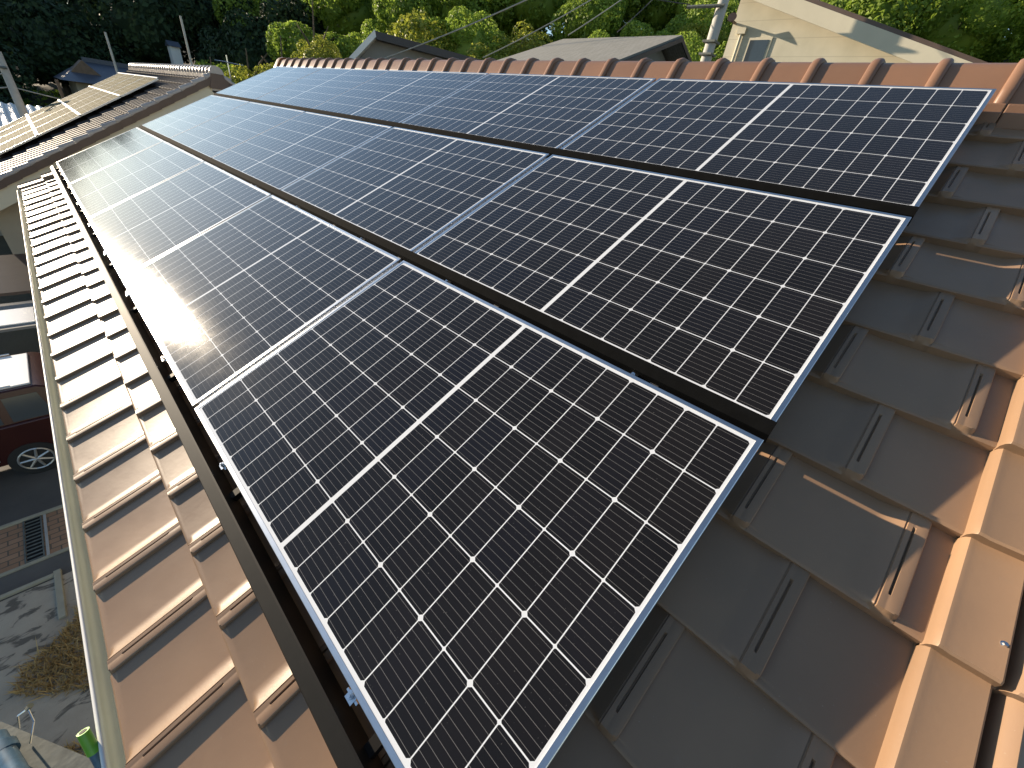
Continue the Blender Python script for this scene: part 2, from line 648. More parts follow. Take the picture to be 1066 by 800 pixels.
def tile_field():
    V, F = [], []
    S = [(0, -.03), (0, .0150), (.0025, .0182), (.010, .0195), (.0250, .0190), (.0272, .010), (.0300, .010), (.0322, .0190), (.0425, .0192), (.0440, .0150), (.0460, .0150), (.0475, .0172), (.054, .0140), (.064, .0095), (.082, .0028), (.098, .0), (.105, .0), (.295, .0), (.312, .003), (.333, .004)]
    T = [(0, -.031), (0, -.004), (.005, -.0006), (.009, 0), (.013, 0), (.017, 0), (.021, 0), (.025, 0), (.030, 0), (.036, 0), (.043, 0), (.053, 0), (.059, 0), (.262, 0), (.268, 0), (.295, 0), (.33, 0)]
    rng = random.Random(3)
    for k in range(-4, 11):
        vk = .65 + TE * k
        off = -.243 if k % 2 == 0 else -.077
        m0 = int(math.floor((U0 - off) / TW)) - 1
        for mm in range(m0, 40):
            us = off + TW * mm
            if us + TW <= U0 + .004 or us >= U1 - .004:
                continue
            j1, j2, j3 = rng.uniform(-.0016, .0016), rng.uniform(-.003, .003), rng.uniform(-.002, .002)
            base = len(V)
            for ti, (t, dz) in enumerate(T):
                if t < .008:
                    rf, sf = (0 if ti < 2 else .35), 0
                else:
                    rf = min(1, math.sqrt(max(0, (t - .0)) / .032)) if t < .032 else 1
                    sf = 1 if .058 <= t <= .263 else 0
                for si, (s_, h) in enumerate(S):
                    u = min(max(us + s_, U0), U1)
                    if ti == 0:
                        hh = -.032
                    elif si == 0:
                        hh = -.028
                    else:
                        if si in (5, 6) and not sf:
                            h = .0186
                        if 1 <= si <= 15:
                            hw_ = .036 * math.sqrt(max(0, 1 - (max(0, .038 - t) / .036) ** 2))
                            rf = min(1, max(0, (hw_ - min(abs(s_ - .029), .030)) / .010 + .6))
                            r2_ = min(1, max(0, (t - .001) / .012))
                            rf = rf * rf * (3 - 2 * rf) * r2_
                        else:
                            rf = 1
                        hh = h * rf + dz
                        if si >= 18:
                            hh = h * (1 if t > .02 else .3) + dz
                    n = -.134 - .031 * t / TE + hh + j1 + j2 * t + j3 * (s_ / TW - .5)
                    # a soft nose: rib narrows into the butt edge
                    uu = u
                    V.append(P(min(vk + t, 3.885 + .0001 * ti), uu, n))
            ns = len(S)
            for a in range(len(T) - 1):
                for c in range(ns - 1):
                    u_a = min(max(us + S[c][0], U0), U1)
                    u_b = min(max(us + S[c + 1][0], U0), U1)
                    if us < U0 and us + S[c + 1][0] <= U0:
                        continue
                    if us + S[c][0] >= U1:
                        continue
                    i = base + a * ns + c
                    F.append((i, i + ns, i + ns + 1, i + 1))
    return V, F


tv, tf = tile_field()
roof = child_w(house, MB().add(tv, tf), 'roof', 'tile', smooth=32)
ridx = P(3.92, 0, -.09)
# the far slope, same tiles turned round the ridge
ap_x = P(3.90, 0, -.15)[0]
back = roof.copy()
COL.objects.link(back)
back.parent = house
Tb = Matrix.Translation(Vector((ap_x, 4.375, 0))) @ Matrix.Rotation(math.pi, 4, 'Z') @ Matrix.Translation(-Vector((ap_x, 4.375, 0)))
back.matrix_basis = Matrix.Translation(-Vector(house.location)) @ Tb @ Matrix.Translation(Vector(house.location))
# roof deck under the tiles
m = MB()
m.prism([(-.57, -.18), (3.93, -.18), (3.93, -.24), (-.57, -.24)], lambda a, b: P(a, -.60, b), lambda a, b: P(a, 9.33, b))
m.prism([(-.57, -.18), (3.92, -.18), (3.92, -.24), (-.57, -.24)], lambda a, b: (2 * ap_x - P(a, 0, b)[0], -.60, P(a, 0, b)[2]), lambda a, b: (2 * ap_x - P(a, 0, b)[0], 9.33, P(a, 0, b)[2]))
child_w(house, m, 'roof_deck', 'wood')


# verge tiles at both ends
def verge(u_in, sgn, name):
    S = [(0, -.03), (0, .012), (.004, .026), (.010, .034), (.018, .034), (.032, .0315), (.105, .0395), (.109, .036), (.111, .004), (.124, .002), (.128, .022), (.137, .040), (.152, .050), (.167, .046), (.180, .030), (.186, .0), (.187, -.13)]
    T = [(0, -.03), (0, -.005), (.006, 0), (.05, 0), (.2, 0), (.325, 0)]
    m = MB()
    for k in range(-4, 11):
        vk = .645 + TE * k
        V = []
        j = random.uniform(-.002, .002)
        for ti, (t, dz) in enumerate(T):
            for si, (s_, h) in enumerate(S):
                hh = h + dz
                if ti == 0 and 0 < si < len(S) - 1:
                    hh = min(h, .0) - .03
                fl = .012 * max(0, 1 - t / .05) if 9 <= si <= 11 else 0
                V.append(P(min(vk + t, 3.885 + .0001 * ti), u_in + sgn * (s_ - fl * .6), -.126 - .031 * t / TE + hh + j))
        ns = len(S)
        F = []
        for a in range(len(T) - 1):
            for c in range(ns - 1):
                i = a * ns + c
                q = (i, i + ns, i + ns + 1, i + 1)
                F.append(q if sgn < 0 else q[::-1])
        m.add(V, F)
    o = child_w(house, m, name, 'tile2', smooth=38)
    for k in range(-4, 11) if sgn < 0 else ():
        ms = MB()
        v = .645 + TE * k + .085
        u = u_in + sgn * .098
        n = -.1285 - .031 * .085 / TE + .0368
        a, b = P(v, u, n), P(v, u, n + .004)
        ms.tube(a, b, .0085, .0075, 10)
        ms.tube(b, P(v, u, n + .009), .005, .004, 6)
        child_w(o, ms, 'screw', 'zinc')
    return o


verge(-.463, -1, 'verge_tiles')
verge(9.20, 1, 'verge_tiles')


# ridge: stepped base courses and round tiles with collars
def ridge():
    ax, az = ridx[0], ridx[2]
    base = MB()
    for (h0, z0, z1) in ((.30, -.20, -.150), (.225, -.155, -.105)):
        x = -.67
        while x < 9.4:
            L = .30
            base.box((ax - h0, x, az + z0 - .02), (ax + h0, min(x + L - .003, 9.42), az + z1))
            x += L
    child_w(house, base, 'ridge_base', 'ridge', bevel=.006)
    prof = [(-.158, -.115), (-.156, -.045), (-.146, -.030), (-.095, .052), (-.070, .074), (-.03, .088), (.03, .088), (.070, .074), (.095, .052), (.146, -.030), (.156, -.045), (.158, -.115)]

    def ring(y, k, dz=0):
        return [(ax + px * k, y, az + (pz + .02) * k - .02 + dz) for px, pz in prof]
    m = MB()
    y = -.69
    segs = [(0, 1.10), (.004, 1.15), (.014, 1.185), (.030, 1.19), (.046, 1.16), (.053, 1.10), (.055, 1.0), (.309, .985)]
    while y < 9.25:
        jz = random.uniform(-.002, .002)
        V = []
        for t, k in segs:
            V += ring(y + t, k, jz)
        n = len(prof)
        F = [(i * n + j, i * n + j + 1, (i + 1) * n + j + 1, (i + 1) * n + j) for i in range(len(segs) - 1) for j in range(n - 1)]
        F += [tuple(range(n))]
        m.add(V, [f[::-1] for f in F])
        y += .31
    # rounded end cap at the far end
    V = []
    for t, k in ((0, 1.2), (.05, 1.25), (.12, 1.2), (.17, .95), (.19, .55)):
        V += ring(y + t, k)
    n = len(prof)
    F = [(i * n + j, (i + 1) * n + j, (i + 1) * n + j + 1, i * n + j + 1) for i in range(4) for j in range(n - 1)]
    F += [tuple(range(4 * n, 5 * n))]
    m.add(V, F)
    child_w(house, m, 'ridge_tiles', 'ridge', smooth=40)


ridge()

# gutter, fascia and walls
gx, gz, gr = -.455, -.425, .052
m = MB()
prof = [(gx + gr * math.cos(a), gz + gr * math.sin(a)) for a in np.linspace(math.pi, 2 * math.pi, 12)]
prof = [(gx - gr - .006, gz + .004), (gx - gr - .006, gz - .004)] + prof
inner = [(gx + (gr - .004) * math.cos(a), gz + (gr - .004) * math.sin(a)) for a in np.linspace(2 * math.pi, math.pi, 12)] + [(gx - gr, gz + .006)]
m.prism(prof + inner, lambda a, b: (a, -1.0, b), lambda a, b: (a, 9.40, b))
gut = child_w(house, m, 'gutter', 'gutter', smooth=35)
child_w(gut, MB().tube((gx - gr - .004, -1.0, gz + .006), (gx - gr - .004, 9.4, gz + .006), .0055, .0055, 10), 'gutter_rim', 'white', smooth=50)
for y in (-.2, .8, 1.8, 2.8, 3.8, 4.8, 5.8, 6.8, 7.8, 8.8):
    mb = MB()
    pr = [(gx + (gr + .003) * math.cos(a), gz + (gr + .003) * math.sin(a)) for a in np.linspace(math.pi - .1, 2 * math.pi, 12)]
    pr += [(gx + (gr + .0005) * math.cos(a), gz + (gr + .0005) * math.sin(a)) for a in np.linspace(2 * math.pi, math.pi - .1, 12)]
    mb.prism(pr, lambda a, b: (a, y, b), lambda a, b: (a, y + .022, b))
    child_w(gut, mb, 'gutter_bracket', 'gutter')
for y in (2.62, 5.62):
    mb = MB()
    pr = [(gx + (gr + .006) * math.cos(a), gz + (gr + .006) * math.sin(a)) for a in np.linspace(math.pi - .12, 2 * math.pi, 12)]
    pr += [(gx + (gr + .001) * math.cos(a), gz + (gr + .001) * math.sin(a)) for a in np.linspace(2 * math.pi, math.pi - .12, 12)]
    mb.prism(pr, lambda a, b: (a, y, b), lambda a, b: (a, y + .07, b))
    child_w(gut, mb, 'gutter_joint', 'gutter')
m = MB()
m.box((-.395, -.6, -.62), (-.375, 9.33, -.47))
child_w(house, m, 'fascia', 'white')
wx1 = 2 * ap_x - .25
m = MB()
gz_top = P(3.9, 0, -.25)[2]
m.prism([(.25, GZ), (wx1, GZ), (wx1, -.3), (ap_x, gz_top - .05), (.25, -.3)], lambda a, b: (a, -.15, b), lambda a, b: (a, 8.9, b))
child_w(house, m, 'wall', 'cream')


# ------------------------------------------------------------ solar array
PW, PL = 1.164, 1.806
GU, GV = .0265, .056
ROT = Euler((0, -PITCH, 0))


def make_panel(W, L, cellmat, name='solar_panel'):
    r = empty(name, (0, 0, 0), rot=ROT)
    fw, ft = .0145, .035
    m = MB()
    # four mitred bars: top lip slightly above the glass
    o = [(0, 0), (W, 0), (W, L), (0, L)]
    i_ = [(fw, fw), (W - fw, fw), (W - fw, L - fw), (fw, L - fw)]
    g = .0012
    for a in range(4):
        b = (a + 1) % 4
        oa, ob, ia, ib = o[a], o[b], i_[a], i_[b]
        vs = [(*oa, -ft), (*ob, -ft), (*ob, -g), (*oa, -g)]
        # bevelled top edge
        def lerp(p, q, t):
            return (p[0] + (q[0] - p[0]) * t, p[1] + (q[1] - p[1]) * t)
        oa2, ob2 = lerp(oa, ia, .09), lerp(ob, ib, .09)
        vs += [(*oa2, 0), (*ob2, 0), (*ib, 0), (*ia, 0), (*ib, -.0045), (*ia, -.0045)]
        m.add(vs, [(0, 1, 2, 3), (3, 2, 5, 4), (4, 5, 6, 7), (7, 6, 8, 9)])
        # inner lower lip
        m.add([(*oa, -ft), (*ob, -ft), (*ib, -ft), (*ia, -ft)], [(0, 3, 2, 1)])
    m.build('frame', 'alu', None).parent = r
    m = MB().add([(fw - .002, fw - .002, -.0018), (W - fw + .002, fw - .002, -.0018), (W - fw + .002, L - fw + .002, -.0018), (fw - .002, L - fw + .002, -.0018)], [(0, 1, 2, 3)])
    m.build('glass', cellmat, None).parent = r
    m = MB().box((.004, .004, -.009), (W - .004, L - .004, -.006))
    m.build('backsheet', 'backsheet', None).parent = r
    return r


rows = ['bottom row along the eave', 'middle row', 'top row under the ridge']
places = ['nearest', 'second nearest', 'third', 'fourth', 'farthest']
extra = {(0, 1): ', glaring', (0, 4): ' by the neighbouring gable'}
proto = make_panel(PW, PL, 'cells')
first = True
for r_ in range(3):
    for c_ in range(5):
        o = proto if first else copy_tree(proto)
        first = False
        dz = .0 + random.uniform(-.001, .001)
        o.location = P(r_ * (PW + GV), c_ * (PL + GU), dz)
        lab = 'black solar panel, %s in the %s%s' % (places[c_] + (' from the camera' if c_ not in (0, 4) else ''), rows[r_], extra.get((r_, c_), ''))
        tag(o, lab, 'solar panel', 'black solar panels of the rooftop array')
AU = 5 * PL + 4 * GU


def clamp(parent, v, u, n):
    m = MB()
    T = lambda a, b, c: P(v + a, u + b, n + c)
    m.box((-.013, -.014, 0), (.013, .014, .003), T)
    m.box((-.003, -.024, -.03), (.003, .024, 0), T)
    m.tube(P(v, u, n + .004), P(v, u, n + .013), .0075, .0075, 6)
    m.tube(P(v, u, n + .013), P(v, u, n + .018), .0045, .0045, 6)
    child_w(parent, m, 'clamp', 'zinc')


# dark covers in the two gaps between the rows
for r_, nm in ((1, 'long black cover strip filling the gap between bottom and middle panel rows'), (2, 'long black cover strip filling the gap between middle and top panel rows')):
    v0 = r_ * (PW + GV)
    e = empty('gap_cover', P(v0 - .03, 4.5, -.04), nm, 'cover strip', 'cover strips of the solar array')
    m = MB()
    T = lambda a, b, c: P(v0 + a, b, c)
    pts = [(-.026, -.055), (-.026, -.012), (-.004, .0035), (.0155, .0035), (.0155, .0012), (-.002, .0012), (-.0235, -.0140), (-.0235, -.055)]
    m.prism(pts, lambda a, b: T(a, -.004, b), lambda a, b: T(a, AU + .003, b))
    child_w(e, m, 'cover', 'black_matt')
    for u in (.43, 1.47, 2.3, 3.24, 4.08, 5.2, 6.07, 7.2, 8.1, 8.8):
        clamp(e, v0 - .039, u, -.034)
        child_w(e, MB().box((-.052, u - .014, -.044), (-.020, u + .014, -.037), T), 'clip', 'black_matt')
# front cover along the eave
e = empty('front_cover', P(-.1, 4.5, -.1), 'long black front cover running along the lower edge of the solar array', 'cover strip')
m = MB()
m.prism([(-.118, -.125), (-.106, -.026), (-.102, -.022), (-.062, -.014), (-.057, -.016), (-.057, -.105), (-.060, -.105), (-.061, -.019), (-.101, -.027), (-.113, -.125)], lambda a, b: P(a, -.05, b), lambda a, b: P(a, AU + .03, b))
child_w(e, m, 'cover', 'black_metal')
for k in range(10):
    u = .30 + k * .98
    m = MB().box((-.100, u, -.085), (.02, u + .030, -.060), lambda a, b, c: P(a, b, c))
    child_w(e, m, 'bracket', 'black_metal')
for u in (.43, 1.45, 2.45, 3.5, 4.5, 5.5, 6.5, 7.5, 8.5):
    clamp(e, -.026, u, -.055)
for r_ in range(3):
    for c_ in range(1, 5):
        v0, u0 = r_ * (PW + GV), c_ * (PL + GU) - GU  # strips added for joint reflections; farther ones painted black to read darker
        o = MB().box((v0 + .02, u0 + .002, -.030), (v0 + PW - .02, u0 + GU - .002, -.018), lambda a, b, c: P(a, b, c)).build('joint_strip', 'alu_dull' if c_ == 1 else 'black_matt')
        tag(o, ('slim silver strip added for its reflection in the nearest panel joint of the %s' if c_ == 1 else 'slim strip added and painted dark in a farther panel joint of the %s') % rows[r_], 'metal strip', ('silver' if c_ == 1 else 'dark') + ' strips added in the panel joints of the ' + rows[r_])
# rails lying up the slope under the panels
for k in range(12):
    u = .34 + k * .78
    o = MB().box((.005, u, -.085), (3.60, u + .03, -.038), lambda a, b, c: P(a, b, c)).build('mounting_rail', 'alu_dull')
    tag(o, 'aluminium mounting rail lying up the slope beneath the solar panels', 'rail', 'mounting rails beneath the solar panels')

# ------------------------------------------------------------ scaffold and ladder at the lower left
sc = empty('scaffold_post', (-1.06, 2.05, GZ), 'grey steel scaffold beam and post with a blue clamp, below the gutter', 'scaffold')
A = Vector((-1.27, 2.17, -1.28))
B = Vector((-.60, 1.09, -1.33))
d = (B - A).normalized()
sd = Vector((d.y, -d.x, 0)).normalized() * -1
m = MB()
for (a0, a1, z0, z1) in ((-.052, .052, 0, .004), (-.052, -.048, -.04, 0), (.048, .052, -.04, 0)):
    vs = []
    for z in (z0, z1):
        for p_, q_ in ((A, a0), (B, a0), (B, a1), (A, a1)):
            vs.append(p_ + sd * q_ + Vector((0, 0, z)))
    m.add(vs, [(0, 1, 2, 3), (7, 6, 5, 4), (0, 4, 5, 1), (1, 5, 6, 2), (2, 6, 7, 3), (3, 7, 4, 0)])
child_w(sc, m, 'beam', 'steel')
q0 = A + d * .44 + sd * .02
pv = Vector((-1.02, 1.62, 0))
m = MB().tube((pv.x, pv.y, GZ), (pv.x, pv.y, -1.36), .024, .024, 14)
child_w(sc, m, 'post', 'steel', smooth=40)
m = MB().tube((pv.x, pv.y, -1.50), (pv.x, pv.y, -1.34), .034, .034, 16).tube((-1.00, 1.735, -1.235), (-.935, 1.50, -1.225), .034, .034, 16).tube((-.985, 1.68, -1.24), (-.975, 1.64, -1.24), .044, .044, 16)
child_w(sc, m, 'clamp_collar', 'blue_paint', smooth=40)
m = MB()
loop = [Vector(q_) for q_ in ((-.945, 1.745, -1.275), (-.925, 1.755, -1.205), (-.893, 1.755, -1.195), (-.887, 1.70, -1.225), (-.915, 1.645, -1.27))]
m.path(loop, .0035, 6)
child_w(sc, m, 'wire_handle', 'zinc', smooth=40)
m = MB().tube(loop[2], Vector(loop[2]) + Vector((.012, .0, .012)), .011, .011, 12)
child_w(sc, m, 'bolt', 'zinc')

lp = empty('ladder', (-.52, .2, GZ), 'blue tube with a bright green end cap standing against the cream gutter', 'ladder')
p0, p1 = Vector((-.530, .965, -.375)), Vector((-.530, .83, -.60))
dd = (p1 - p0).normalized()
child_w(lp, MB().tube(p0 + dd * .0, p0 + dd * .07, .0135, .0145, 18), 'end_cap', 'green_plastic', smooth=40)
child_w(lp, MB().tube(p0 - dd * .0006, p0 - dd * .0012, .008, .008, 18), 'cap_hole', 'black_metal')
child_w(lp, MB().tube(p0 + dd * .07, p0 + dd * 4.6, .012, .012, 18), 'tube', 'blue_paint', smooth=40)


# ------------------------------------------------------------ neighbour's house with dusty panels
NX, NY, NZ, NT = 3.38, 13.5, 1.44, R(29.5)
ct, st = math.cos(NT), math.sin(NT)


def Q(s, y, n):
    """s = distance down the west slope from the ridge"""
    return (NX - s * ct - n * st, y, NZ - s * st + n * ct)


nb = empty('neighbour_house', (NX, 18.5, GZ), 'neighbouring house with brown tiled gable roof and cream bargeboard beyond the array', 'house')
m = MB()
NL = 5.75
NE = 24.0
for sg in (1, -1):
    mirror = (lambda p: p) if sg > 0 else (lambda p: (2 * NX - p[0], p[1], p[2]))
    for k in range(19):
        s0 = NL - k * .305
        n0 = .02
        step = [(s0, n0 + .03), (s0, n0), (s0 - .33, n0 - .03), (s0 - .33, n0)]
        yy = NY - .02
        while yy < NE:
            y2 = min(yy + .297, NE)
            vs = [mirror(Q(s0, yy, .0)), mirror(Q(s0, y2, .0)), mirror(Q(s0, y2, .034)), mirror(Q(s0, yy, .034)), mirror(Q(s0 - .31, yy, .004)), mirror(Q(s0 - .31, y2, .004)),
                  mirror(Q(s0, yy + .03, .05)), mirror(Q(s0 - .31, yy + .03, .02)), mirror(Q(s0, yy + .06, .034)), mirror(Q(s0 - .31, yy + .06, .004))]
            m.add(vs, [(0, 1, 2, 8, 6, 3), (3, 6, 7, 4), (6, 8, 9, 7), (8, 2, 5, 9)])
            yy += .30
child_w(nb, m, 'roof', 'dark_tile')
# verge: cap tiles, rolled shoulders coloured pale as if sunlit
m = MB()
mr = MB()
for sg in (1, -1):
    mirror = (lambda p: p) if sg > 0 else (lambda p: (2 * NX - p[0], p[1], p[2]))
    for k in range(19):
        s0 = NL - k * .305
        a, b = mirror(Q(s0, NY - .05, .065)), mirror(Q(s0 - .30, NY - .05, .05))
        mr.tube(a, b, .062, .042, 10)
        vs = [mirror(Q(s0, NY - .10, .05)), mirror(Q(s0 - .31, NY - .10, .03)), mirror(Q(s0 - .31, NY - .10, -.085)), mirror(Q(s0, NY - .10, -.075)),
              mirror(Q(s0, NY - .06, .05)), mirror(Q(s0 - .31, NY - .06, .03)), mirror(Q(s0 - .31, NY - .06, -.085)), mirror(Q(s0, NY - .06, -.075))]
        m.add(vs, [(0, 1, 2, 3), (7, 6, 5, 4), (3, 2, 6, 7), (0, 3, 7, 4), (1, 0, 4, 5), (2, 1, 5, 6)])
child_w(nb, m, 'verge_tiles', 'darkbrown')
child_w(nb, mr, 'verge_rolls', 'sunlit_tile', smooth=40)
m = MB()
for sg in (1, -1):
    mirror = (lambda p: p) if sg > 0 else (lambda p: (2 * NX - p[0], p[1], p[2]))
    vs = []
    for y in (NY - .05, NY - .01):
        for (s, n) in ((-.02 if sg > 0 else .0, -.07), (NL - .05, -.07), (NL - .05, -.36), (0.02, -.36)):
            vs.append(mirror(Q(s, y, n)))
    m.add(vs, [(0, 1, 2, 3), (7, 6, 5, 4), (0, 4, 5, 1), (1, 5, 6, 2), (2, 6, 7, 3), (3, 7, 4, 0)])
child_w(nb, m, 'bargeboard', 'cream')
m = MB()
m.prism([(.0, -.13), (NL - .06, -.13), (NL - .06, -.17), (0, -.17)], lambda a, b: Q(a, NY + .05, b), lambda a, b: Q(a, NE, b))
m.prism([(.0, -.13), (NL - .06, -.13), (NL - .06, -.17), (0, -.17)], lambda a, b: (2 * NX - Q(a, 0, b)[0], NY + .05, Q(a, 0, b)[2]), lambda a, b: (2 * NX - Q(a, 0, b)[0], NE, Q(a, 0, b)[2]))
child_w(nb, m, 'soffit', 'cream')
m = MB()
hw = 4.6
zt = NZ - hw * math.tan(NT) - .2
m.prism([(NX - hw, GZ), (NX + hw, GZ), (NX + hw, zt), (NX, NZ - .2), (NX - hw, zt)], lambda a, b: (a, NY + .55, b), lambda a, b: (a, NE - .5, b))
child_w(nb, m, 'wall', 'wallbeige')
m = MB()
y = NY - .1
while y < NE:
    m.tube((NX, y, NZ + .05), (NX, y + .07, NZ + .05), .15, .15, 12)
    m.tube((NX, y + .07, NZ + .04), (NX, y + .29, NZ + .04), .115, .115, 12)
    y += .29
m.box((NX - .16, NY - .095, NZ - .30), (NX + .16, NE, NZ + .02))
child_w(nb, m, 'ridge_tiles', 'sunlit_tile', smooth=40)  # whitish sun sheen painted into the tile colour
m = MB()
m.prism([(NX - .20, NZ - .26), (NX + .20, NZ - .26), (NX + .13, NZ + .04), (NX - .13, NZ + .04)], lambda a, b: (a, NY - .115, b), lambda a, b: (a, NY + .1, b))
child_w(nb, m, 'ridge_end', 'darkbrown')
m = MB()
gxx, gzz = Q(NL, 0, -.06)[0] - .06, Q(NL, 0, -.06)[2] - .03
m.tube((gxx, NY - .1, gzz), (gxx, NE, gzz), .055, .055, 12)
child_w(nb, m, 'gutter', 'gutter', smooth=40)

np_proto = None
slopes = ['lowest', 'second', 'third', 'fourth', 'top']
NPW, NPL = 1.03, 1.56
first = True
for i in range(4):
    for j in range(4):
        if first:
            o = make_panel(NPW, NPL, 'cells_dusty')
            np_proto = o
            first = False
        else:
            o = copy_tree(np_proto)
        o.rotation_euler = Euler((0, -NT, 0))
        s = 0.68 + 4.18 - i * 1.045
        o.location = Q(s, 16.25 + j * 1.575, .15)
        tag(o, 'dusty olive solar panel on the neighbouring roof, %s up the slope, %s from its gable' % (['lowest', 'second', 'third', 'topmost'][i], ['nearest', 'second', 'third', 'farthest'][j]), 'solar panel', 'dusty solar panels on the neighbouring roof')
for i in range(5):
    s = .68 + .02 + 4.18 - i * 1.045 + (0 if i < 4 else 0)
    s = max(s - 0.0, .70)
    o = MB()
    for sgn in (0,):
        o.prism([(s - .022 - 1.03 * 0, .150), (s + .022, .150), (s + .022, .168), (s - .022, .168)], lambda a, b: Q(a, 16.22, b), lambda a, b: Q(a, 22.58, b))
    q = o.build('panel_clamp_strip', 'alu_dull')
    tag(q, ['bright metal strip along the lower edge of the neighbour\'s panels', 'bright metal strip between the lowest two rows of neighbour\'s panels', 'bright metal strip between the middle two rows of neighbour\'s panels', 'bright metal strip between the top two rows of neighbour\'s panels', 'bright metal strip above the top row of neighbour\'s panels'][i], 'metal strip', 'metal strips between the neighbouring roof panels')

# low lean-to in front of the neighbour's wall
ln = empty('lean_to', (-1.2, 13.4, GZ), 'low brown lean-to roof against the neighbouring beige wall', 'lean-to')
m = MB().prism([(-3.9, -2.55), (2.6, -2.55), (2.6, -2.49), (-3.9, -2.49)], lambda a, b: (a, 12.5, b - .35), lambda a, b: (a, 14.0, b))
child_w(ln, m, 'roof', 'darkbrown')
m = MB()
for x in (-3.6, 2.3):
    m.box((x, 12.6, GZ), (x + .09, 12.69, -2.88))
child_w(ln, m, 'post', 'wood')

# shed roof with a white panel painted in for sun glare, and timber deck
cp = empty('carport', (-2.2, 17.4, GZ), 'low grey carport roof with one white panel standing for sun glare, left of the gutter', 'carport')
m = MB().box((-5.2, 10.95, -3.05), (-.6, 12.35, -3.0))
child_w(cp, m, 'roof', 'greyw')
m = MB().box((-1.75, 11.1, -2.996), (-1.15, 11.9, -2.975))
child_w(cp, m, 'glare_panel', 'glare_white')
m = MB()
for x, y in ((-5.1, 11.05), (-.75, 11.05), (-5.1, 12.2), (-.75, 12.2)):
    m.box((x, y, GZ), (x + .08, y + .08, -3.05))
child_w(cp, m, 'post', 'greyw')


